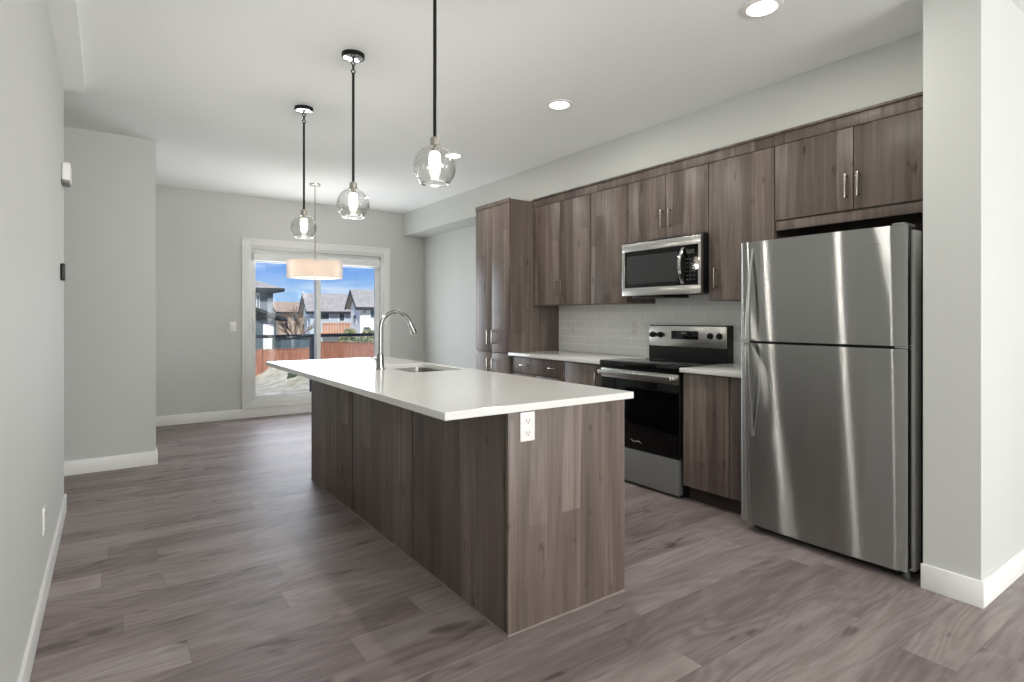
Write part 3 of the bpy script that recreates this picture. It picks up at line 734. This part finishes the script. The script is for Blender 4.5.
MB().box(-0.234, -0.190, 4.34, 4.50, 2.075, 2.185, 0.012, 3).build('cover', M_WHITEP, o)
MB().box(-0.232, -0.195, 4.35, 4.49, 2.058, 2.075, 0.003).build('grille', M_GREYP, o)
o = thing('thermostat', (-0.235, 4.325, 1.5), 'small black thermostat near the far edge of the left wall', 'thermostat')
MB().box(-0.2345, -0.213, 4.27, 4.38, 1.468, 1.568, 0.008, 3).build('housing', M_BLACKP, o)
MB().box(-0.2132, -0.2115, 4.285, 4.365, 1.483, 1.553).build('screen', M_GREYP, o, smooth=False)

# ------------------------------------------------------------------ ceiling lights
def downlight(x, y, label):
    o = thing('recessed_light', (x, y, HC), label, 'ceiling light', 'recessed kitchen ceiling lights')
    MB().lathe([(0.068, HC-0.0005), (0.095, HC-0.0005), (0.093, HC-0.006), (0.072, HC-0.010), (0.068, HC-0.008)], (x, y, 0), 40, closed=True).build('trim_ring', M_WHITEP, o)
    MB().lathe([(0, HC-0.0005), (0.0675, HC-0.0005), (0.0675, HC-0.006), (0, HC-0.007)], (x, y, 0), 40).build('diffuser', M_LED, o)
    light('recessed_lamp', 'AREA', (0, 0, -0.014), (0, 0, 0), 7, (1, 0.96, 0.9), o, shape='DISK', size=0.13)
downlight(2.575, 1.535, 'nearest recessed ceiling light, above the fridge aisle')
downlight(2.589, 3.065, 'middle recessed ceiling light, in front of the microwave')
downlight(2.60, 4.60, 'farthest recessed ceiling light, seen past the nearest glass globe')

def pendant(x, y, label):
    G_ = 'glass globe pendants over the island'
    o = thing('pendant_light', (x, y, HC), label, 'pendant light', G_)
    cn = MB().lathe([(0, HC), (0.064, HC), (0.064, HC-0.020), (0.060, HC-0.024), (0.056, HC-0.024), (0.056, HC-0.021), (0, HC-0.021)], (x, y, 0), 40).build('canopy', M_BLACKM, o)
    MB().lathe([(0, HC-0.0212), (0.0555, HC-0.0212), (0.0555, HC-0.0225), (0.012, HC-0.027), (0, HC-0.027)], (x, y, 0), 40).build('underplate', M_CHROME, cn)
    k = MB().tube([(x, y, HC-0.026), (x, y, HC-0.042)], 0.006, 10)
    for zc in (HC-0.050, HC-0.098):
        k.tube([(x+0.011*math.cos(2*PI*i/16), y, zc+0.011*math.sin(2*PI*i/16)) for i in range(17)], 0.0035, 8, False)
    k.tube([(x, y, HC-0.060), (x, y, HC-0.088)], 0.006, 10)
    k.build('swivel_joint', M_BLACKM, o)
    MB().tube([(x, y, HC-0.106), (x, y, 2.018)], 0.0075, 12).build('rod', M_BLACKM, o)
    MB().lathe([(0, 2.022), (0.012, 2.022), (0.020, 2.014), (0.021, 1.985), (0.030, 1.980), (0.030, 1.974), (0, 1.974)], (x, y, 0), 28).build('socket_cap', M_NICKEL, o)
    MB().lathe([(0, 1.974), (0.014, 1.974), (0.014, 1.952), (0, 1.952)], (x, y, 0), 20).build('lamp_holder', M_NICKEL, o)
    MB().lathe([(0, 1.956), (0.017, 1.956), (0.023, 1.945), (0.025, 1.915), (0.021, 1.882), (0.011, 1.860), (0, 1.855)], (x, y, 0), 24).build('bulb', M_BULB, o)
    # clear globe with a cut-off open bottom
    R = 0.091; zc = 1.893; prof = []
    a0, a1 = math.radians(72), math.radians(-47)
    for i in range(25):
        a = a0+(a1-a0)*i/24; prof.append((R*math.cos(a), zc+R*math.sin(a)))
    prof = [(0.026, 1.981)]+prof
    inner = [(max(r-0.0028, 0.02), z) for r, z in prof][::-1]
    MB().lathe(prof+[(prof[-1][0]+0.002, prof[-1][1]-0.004)]+inner, (x, y, 0), 48, closed=True).build('glass_globe', M_GLOBE, o)
    rr, rz = prof[-1]
    MB().lathe([(rr-0.004+0.0055*math.cos(2*PI*i/10), rz-0.003+0.0055*math.sin(2*PI*i/10)) for i in range(10)], (x, y, 0), 48, closed=True).build('glass_rim', M_RIM, o)
    light('pendant_lamp', 'POINT', (0, 0, 1.845-HC), (0, 0, 0), 7.5, (1, 0.96, 0.91), o, shadow_soft_size=0.018)
    return o
pendant(1.137, 2.170, 'nearest of the three glass globe pendants over the island, its canopy out of frame')
pendant(1.137, 3.165, 'middle of the three glass globe pendants over the island')
pendant(1.140, 4.180, 'farthest of the three glass globe pendants over the island, beside the patio door casing')

dx_, dy_ = 1.894, 6.50
dn = thing('drum_chandelier', (dx_, dy_, HC), 'beige double drum shade light hanging before the patio door', 'pendant light')
MB().lathe([(0, HC), (0.062, HC), (0.060, HC-0.016), (0.02, HC-0.026), (0, HC-0.026)], (dx_, dy_, 0), 32).build('canopy', M_NICKEL, dn)
MB().tube([(dx_, dy_, HC-0.02), (dx_, dy_, 1.69)], 0.006, 10).build('stem', M_NICKEL, dn)
MB().lathe([(0.262, 1.705), (0.262, 1.872), (0.259, 1.872), (0.259, 1.705)], (dx_, dy_, 0), 64, closed=True).build('inner_shade', M_SHADE, dn)
def sheer(name, col, alpha):
    m = bpy.data.materials.new(name); m.use_nodes = True; t = m.node_tree; t.nodes.clear()
    tr = t.nodes.new('ShaderNodeBsdfTransparent'); df = t.nodes.new('ShaderNodeBsdfTranslucent'); df.inputs[0].default_value = (*col, 1)
    mixn = t.nodes.new('ShaderNodeMixShader'); mixn.inputs[0].default_value = alpha; o = t.nodes.new('ShaderNodeOutputMaterial')
    t.links.new(tr.outputs[0], mixn.inputs[1]); t.links.new(df.outputs[0], mixn.inputs[2]); t.links.new(mixn.outputs[0], o.inputs[0]); return m
MB().lathe([(0.302, 1.688), (0.302, 1.882), (0.300, 1.882), (0.300, 1.688)], (dx_, dy_, 0), 64, closed=True).build('outer_shade', sheer('sheer_organza', srgb(225, 228, 226), 0.38), dn)
MB().lathe([(0, 1.694), (0.298, 1.694), (0.298, 1.690), (0, 1.690)], (dx_, dy_, 0), 64).build('bottom_diffuser', M_DIFF, dn)
MB().lathe([(0, 1.676), (0.010, 1.680), (0.012, 1.688), (0, 1.690)], (dx_, dy_, 0), 16).build('finial', M_NICKEL, dn)
M_BRAID = mat('shade_braid', srgb(150, 116, 92), 0.8)
MB().lathe([(0.2635, 1.705), (0.2635, 1.712), (0.2625, 1.712), (0.2625, 1.705)], (dx_, dy_, 0), 64, closed=True).build('trim_band', M_BRAID, dn)
light('drum_lamp', 'POINT', (0.1, 0, 1.79-HC), (0, 0, 0), 2.6, (1, 0.93, 0.88), dn, shadow_soft_size=0.05)
light('drum_lamp', 'POINT', (-0.1, 0, 1.79-HC), (0, 0, 0), 2.6, (1, 0.93, 0.88), dn, shadow_soft_size=0.05)

# ------------------------------------------------------------------ outside
def noisy(name, c0, c1, scale, rough=0.9, stretch=(1, 1, 1)):
    m = mat(name, c0, rough, **{'Specular IOR Level': 0.2}); N = NT(m)
    tcn = N.n('ShaderNodeTexCoord')
    mpn = N.n('ShaderNodeMapping', {'Vector': tcn.outputs['Object'], 'Scale': stretch})
    nz = N.n('ShaderNodeTexNoise', {'Vector': mpn.outputs[0], 'Scale': scale, 'Detail': 4.0, 'Roughness': 0.65})
    N.link(N.ramp(nz.outputs['Fac'], [(0.3, c0), (0.7, c1)]), N.b.inputs['Base Color']); return m
M_YARD = noisy('dry_lawn', srgb(148, 140, 112), srgb(216, 209, 190), 1.6)
M_CEDAR = noisy('cedar_boards', srgb(146, 92, 72), srgb(186, 132, 108), 1.2, 0.8, (6, 6, 0.6))
M_SHING = noisy('grey_shingles', srgb(150, 146, 142), srgb(176, 171, 165), 2.0)
M_SHINGB = noisy('tan_shingles', srgb(160, 140, 122), srgb(186, 166, 146), 2.0)
def siding(name, col):
    m = mat(name, col, 0.7); N = NT(m); tcn = N.n('ShaderNodeTexCoord')
    sp = N.n('ShaderNodeSeparateXYZ', {0: tcn.outputs['Object']})
    N.bump(N.math('FRACT', N.math('MULTIPLY', sp.outputs['Z'], 6.0)), 0.5, 0.02); return m
M_SIDA = siding('slate_blue_siding', srgb(84, 100, 108))
M_SIDA2 = siding('grey_siding', srgb(132, 140, 146))
M_SIDC = siding('pale_blue_siding', srgb(188, 202, 210))
M_SIDD = siding('white_siding', srgb(240, 238, 232))
M_SIDB = siding('tan_siding', srgb(178, 158, 138))
M_FASC = mat('dark_fascia', srgb(40, 46, 50), 0.6)
M_DKGL = mat('dark_window_glass', srgb(70, 84, 92), 0.1)
M_WTRIM = mat('white_house_trim', srgb(235, 235, 232), 0.6)
M_ODECK = noisy('stained_deck_wood', srgb(190, 130, 96), srgb(212, 156, 120), 1.0)
M_TWIG = mat('bare_twigs', srgb(140, 124, 108), 0.9)
M_LEAF = noisy('evergreen_foliage', srgb(60, 74, 52), srgb(96, 104, 78), 6.0)
M_LEAF2 = noisy('olive_foliage', srgb(120, 124, 88), srgb(160, 158, 122), 6.0)

ZG = -1.9
# yard with a low bank in front of the far fence
b = bmesh.new(); nx, ny = 150, 70
xs = [-30+90*i/nx for i in range(nx+1)]; yy_ = [7.9+0.0+(130*(j/ny)**1.6) for j in range(ny+1)]
vs = []
for j, y in enumerate(yy_):
    row = []
    for i, x in enumerate(xs):
        z = ZG
        k = max(0.0, min(1.0, (y-24)/6)); k = k*k*(3-2*k)
        q = max(0.0, min(1.0, (x-6.3)/0.9))
        z += 0.85*k*q*max(0.0, min(1.0, (10.6-x)/1.2))+(0.35*k*(1-q))*0.0+0.05*math.sin(x*1.7+y*0.9)
        row.append(b.verts.new((x, y, z)))
    vs.append(row)
for j in range(ny):
    for i in range(nx): b.faces.new((vs[j][i], vs[j][i+1], vs[j+1][i+1], vs[j+1][i]))
m_ = MB(); m_._merge(b); yd = m_.build('yard_ground', M_YARD, None, origin=(0, 0, ZG))
tag(yd, 'pale dry grass yard outside the patio door', 'ground', kind='structure')
dk = MB()
for k in range(13): dk.box(-0.6, 6.0, 7.82+k*0.145, 7.82+k*0.145+0.139, -0.05, -0.015)
dk.box(-0.6, 6.0, 7.82, 9.72, -0.25, -0.05)
for x in (-0.4, 2.6, 5.8): dk.box(x, x+0.14, 9.5, 9.64, ZG, -0.25)
tag(dk.build('deck_floor', M_DECK, None, origin=(0, 0, 0), smooth=False), 'grey board deck just outside the patio door', 'deck', kind='structure')
ra = thing('deck_railing', (2.7, 9.62, -0.015), 'dark metal deck railing with glass infill outside the patio door', 'railing')
MB().box(-0.5, 5.9, 9.59, 9.65, 0.915, 0.965, 0.006).build('top_rail', M_RAIL, ra)
for x in (0.55, 2.76, 4.97):
    MB().box(x-0.04, x+0.04, 9.58, 9.66, -0.015, 0.915, 0.004).build('post', M_RAIL, ra)
for a, b_ in ((-0.45, 0.50), (0.60, 2.71), (2.81, 4.92)):
    box('glass_panel', M_PANE, (a, b_, 9.617, 9.623, 0.0, 0.915), ra)

def fence(x0, y0, x1, y1, zg, zt, label):
    f = thing('wooden_fence', (x0, y0, zg), label, 'fence', 'red cedar fences beyond the deck')
    L = math.hypot(x1-x0, y1-y0); f.rotation_euler.z = math.atan2(y1-y0, x1-x0)
    o_ = f.location
    def bb(m, name, boxes):
        mb = MB()
        for q in boxes: mb.box(o_.x+q[0], o_.x+q[1], o_.y+q[2], o_.y+q[3], q[4], q[5])
        return mb.build(name, m, f, smooth=False)
    n = int(L/0.15)
    bb(M_CEDAR, 'boards', [(k*0.15, k*0.15+0.142, -0.01, 0.01, zg+0.05, zt-0.03-0.015*(k % 2)) for k in range(n)])
    bb(M_CEDAR, 'top_rail', [(0, L, -0.05, 0.05, zt-0.03, zt)])
    bb(M_CEDAR, 'bottom_rail', [(0, L, -0.04, 0.02, zg+0.15, zg+0.24)])
    for k in range(int(L/2.4)+1):
        bb(M_CEDAR, 'post', [(k*2.4-0.05, k*2.4+0.05, -0.09, 0.01, zg, zt+0.03)])
fence(-8.0, 31.5, 9.3, 31.5, ZG-0.1, -0.42, 'straight red cedar fence at the back of the yard, left of the railing post')
fence(9.5, 44.0, 16.5, 30.0, ZG-0.1, -0.42, 'red cedar fence running towards the viewer right of the railing post')

def gable(name, label, x0, x1, y0, y1, zg, ze, zr, msid, mroof, ridge='X', over=0.5, lower=None, windows=(), fascia=True):
    """house with a pitched roof; ridge along X or Y"""
    hs = thing(name, ((x0+x1)/2, (y0+y1)/2, zg), label, 'house', 'houses beyond the yard')
    w = MB()
    xm, ym = (x0+x1)/2, (y0+y1)/2
    if ridge == 'X': w.prism([(y0, zg), (y1, zg), (y1, ze), (ym, zr-0.15), (y0, ze)], 'X', x0, x1)
    else: w.prism([(x0, zg), (x1, zg), (x1, ze), (xm, zr-0.15), (x0, ze)], 'Y', y0, y1)
    w.build('walls', msid, hs, smooth=False)
    r = MB(); t = 0.16
    if ridge == 'X':
        s = (zr-ze)/(ym-y0); yl, yr = y0-over, y1+over; zl = ze-over*s
        r.prism([(yl, zl), (ym, zr), (yr, zl), (yr, zl+t), (ym, zr+t), (yl, zl+t)], 'X', x0-over, x1+over)
    else:
        s = (zr-ze)/(xm-x0); xl, xr = x0-over, x1+over; zl = ze-over*s
        r.prism([(xl, zl), (xm, zr), (xr, zl), (xr, zl+t), (xm, zr+t), (xl, zl+t)], 'Y', y0-over, y1+over)
    r.build('roof', mroof, hs, smooth=False)
    if fascia:
        f = MB()
        if ridge == 'X':
            for xx in (x0-over-0.04, x1+over): f.prism([(yl, zl-0.1), (ym, zr-0.1), (yr, zl-0.1), (yr, zl+t), (ym, zr+t), (yl, zl+t)], 'X', xx, xx+0.04)
            f.box(x0-over, x1+over, yl-0.04, yl, zl-0.12, zl+t*0.9)
        else:
            for q in (y0-over-0.04, y1+over): f.prism([(xl, zl-0.1), (xm, zr-0.1), (xr, zl-0.1), (xr, zl+t), (xm, zr+t), (xl, zl+t)], 'Y', q, q+0.04)
            f.box(xr, xr+0.04, y0-over, y1+over, zl-0.12, zl+t*0.9)
        f.build('fascia', M_FASC, hs, smooth=False)
    for (a0, a1, z0, z1, face) in windows:
        if face == 'front': q = (a0, a1, y0-0.05, y0+0.02, z0, z1); g = (a0+.1, a1-.1, y0-0.07, y0-0.04, z0+.1, z1-.1)
        else: q = (x0-0.05, x0+0.02, a0, a1, z0, z1); g = (x0-0.07, x0-0.04, a0+.1, a1-.1, z0+.1, z1-.1)
        wf = box('window', M_WTRIM, q, hs); box('pane', M_DKGL, g, wf)
    return hs

def hip_roof(x0, x1, y0, y1, ze, zr, over=0.5, t=0.16):
    b = bmesh.new(); X0, X1, Y0, Y1 = x0-over, x1+over, y0-over, y1+over; h = (Y1-Y0)/2
    lo = [b.verts.new(p) for p in ((X0, Y0, ze), (X1, Y0, ze), (X1, Y1, ze), (X0, Y1, ze))]
    up = [b.verts.new((v.co.x, v.co.y, ze+t)) for v in lo]
    r0 = b.verts.new((X0+h, Y0+h, zr)); r1 = b.verts.new((X1-h, Y0+h, zr))
    b.faces.new(lo[::-1])
    for k in range(4): b.faces.new((lo[k], lo[(k+1) % 4], up[(k+1) % 4], up[k]))
    b.faces.new((up[0], up[1], r1, r0)); b.faces.new((up[1], up[2], r1)); b.faces.new((up[2], up[3], r0, r1)); b.faces.new((up[3], up[0], r0))
    bmesh.ops.recalc_face_normals(b, faces=b.faces); m_ = MB(); m_._merge(b); return m_
# slate house at the left
hA = thing('house', (5.0, 42, ZG), 'slate blue two storey house with hip roof at the left edge of the patio door', 'house', 'houses beyond the yard')
MB().box(-2, 8.46, 38.6, 47, ZG, 1.6).build('lower_wall', M_SIDA, hA, smooth=False)
MB().box(-2, 8.44, 38.0, 47, 1.5, 2.2).build('middle_wall', M_SIDA2, hA, smooth=False)
MB().box(-2, 8.46, 37.98, 47, 2.2, 2.92).build('upper_wall', M_SIDA, hA, smooth=False)
hip_roof(-2, 8.46, 38, 47, 2.9, 4.9, 0.55).build('roof', M_SHING, hA, smooth=False)
MB().box(-2.57, 9.03, 37.42, 37.46, 2.84, 3.06).box(8.99, 9.03, 37.46, 47.5, 2.84, 3.06).build('fascia', M_FASC, hA, smooth=False)
MB().prism([(6.2, 2.05), (8.95, 0.98), (8.95, 1.14), (6.2, 2.22)], 'Y', 36.4, 38.6).build('porch_roof', M_FASC, hA, smooth=False)
MB().box(7.2, 8.46, 37.2, 38.6, ZG, 1.1).build('porch_wall', M_SIDA, hA, smooth=False)
d = MB().box(7.70, 8.30, 37.14, 37.22, -0.9, 0.82).build('white_door', M_WTRIM, hA, smooth=False)
w_ = MB().box(7.46, 7.66, 37.92, 38.0, 1.75, 2.75).build('window', M_WTRIM, hA, smooth=False)
MB().box(7.52, 7.60, 37.90, 37.93, 1.85, 2.65).build('pane', M_DKGL, w_, smooth=False)
# pale blue house, centre
hC = gable('house', 'pale blue long roofed house behind the mullion of the patio door', 17.3, 26.4, 60, 64, ZG, 2.05, 3.65, M_SIDC, M_SHING, 'X', 0.45,
      windows=[(18.0, 19.3, 0.9, 1.75, 'front'), (20.2, 20.9, 0.75, 1.7, 'front'), (61.3, 62.6, 0.2, 1.5, 'side')])
hC.rotation_euler.z = math.radians(-6)
dkm = MB().box(18.3, 21.6, 58.6, 60, -0.55, -0.42)
for k in range(12): dkm.box(18.3+k*0.28, 18.5+k*0.28, 58.55, 58.62, -0.45, 0.55)
dkm.box(18.3, 21.7, 58.5, 58.66, 0.5, 0.62)
dkm.build('back_deck', M_ODECK, hC, smooth=False)
# white house at right, turned a little
hD = gable('house', 'white gabled house at the right edge of the patio door', 18.3, 28.3, 47.6, 52, ZG, 2.25, 3.6, M_SIDD, M_SHING, 'X', 0.45,
      windows=[(19.1, 20.1, 1.1, 2.05, 'front'), (18.55, 18.85, 1.5, 2.0, 'front'), (18.5, 19.2, -0.45, 0.45, 'front'), (49.2, 50.4, 0.6, 1.5, 'side')])
hD.rotation_euler.z = math.radians(-9)
# tan houses far away
gable('house', 'tan house with low brown roofs left of the pale blue house', 18.6, 30, 80, 86, ZG-0.5, 2.0, 3.2, M_SIDB, M_SHINGB, 'X', 0.5,
      windows=[(20.3, 21.2, 0.5, 1.7, 'front')])
gable('house', 'low tan roofed house farthest away behind the bare tree', 20.0, 34, 96, 104, ZG-0.5, 0.9, 2.6, M_SIDB, M_SHINGB, 'X', 0.5)
sh = thing('garden_shed', (8.9, 35.6, ZG), 'low slate blue shed behind the straight cedar fence', 'shed')
MB().box(8.1, 9.9, 34.4, 36.6, ZG, 0.02).build('walls', M_SIDA, sh, smooth=False)
MB().box(8.0, 10.0, 34.3, 36.7, 0.02, 0.09).build('roof', M_FASC, sh, smooth=False)

def bare_tree(x, y, h, label, seed):
    rnd = random.Random(seed); t = thing('bare_tree', (x, y, ZG), label, 'tree')
    MB().tube([(x, y, ZG-0.1), (x+0.05, y, ZG+h*0.25), (x, y, ZG+h*0.42)], [0.11, 0.09, 0.07], 8).build('trunk', M_TWIG, t)
    mb = MB()
    def br(p, d, L, r, lvl):
        q = p+d*L*0.5+Vector((rnd.uniform(-.06, .06),)*3)*L; e_ = p+d*L
        mb.tube([p, q, e_], [r, r*0.75, r*0.5], 5)
        if lvl == 0: return
        for _ in range(5):
            nd = (d+Vector((rnd.uniform(-.75, .75), rnd.uniform(-.75, .75), rnd.uniform(-.1, .5)))).normalized()
            br(p+d*L*rnd.uniform(0.45, 1.0), nd, L*rnd.uniform(0.5, 0.8), r*0.55, lvl-1)
    for k in range(7):
        a = 2*PI*k/7
        br(Vector((x, y, ZG+h*rnd.uniform(0.25, 0.42))), Vector((math.cos(a)*0.55, math.sin(a)*0.55, 0.8)).normalized(), h*0.3, 0.05, 2)
    mb.build('branches', M_TWIG, t)
bare_tree(10.6, 41.0, 4.3, 'bare brown tree between the slate house and the tan houses', 3)
def bush(x, y, z, r, h, m, label, seed):
    rnd = random.Random(seed); t = thing('shrub', (x, y, z), label, 'shrub')
    mb = MB()
    for k in range(260):
        a, c_ = rnd.uniform(0, 2*PI), rnd.uniform(-0.2, 1); s_ = math.sqrt(max(0, 1-c_*c_))
        rr = rnd.uniform(0.7, 1.05); p_ = Vector((x+r*s_*math.cos(a)*rr, y+r*s_*math.sin(a)*rr, z+h*0.45+h*0.55*c_*rr))
        b = bmesh.new(); bmesh.ops.create_icosphere(b, subdivisions=1, radius=1)
        L = rnd.uniform(0.12, 0.2)*r
        rot = Euler((rnd.uniform(0, 3), rnd.uniform(0, 3), 0)).to_matrix()
        for v in b.verts: v.co = p_+rot @ Vector((v.co.x*L, v.co.y*L*0.6, v.co.z*L*1.6))
        mb._merge(b)
    mb.build('foliage', m, t)
    st_ = MB()
    for k in range(5): st_.tube([(x, y, z-0.02), (x+rnd.uniform(-.4, .4)*r, y+rnd.uniform(-.4, .4)*r, z+h*0.6)], 0.02*r+0.005, 6)
    st_.build('stems', M_TWIG, t)
bush(7.05, 27.5, ZG, 0.28, 0.62, M_LEAF, 'small dark evergreen shrub alone on the dry grass', 5)
bush(14.3, 40.6, ZG, 0.75, 2.25, M_LEAF2, 'olive green shrub behind the right cedar fence, left of the white house window', 6)
bush(16.2, 41.6, ZG, 0.75, 2.15, M_LEAF2, 'olive green shrub behind the right cedar fence, nearest the door frame', 8)
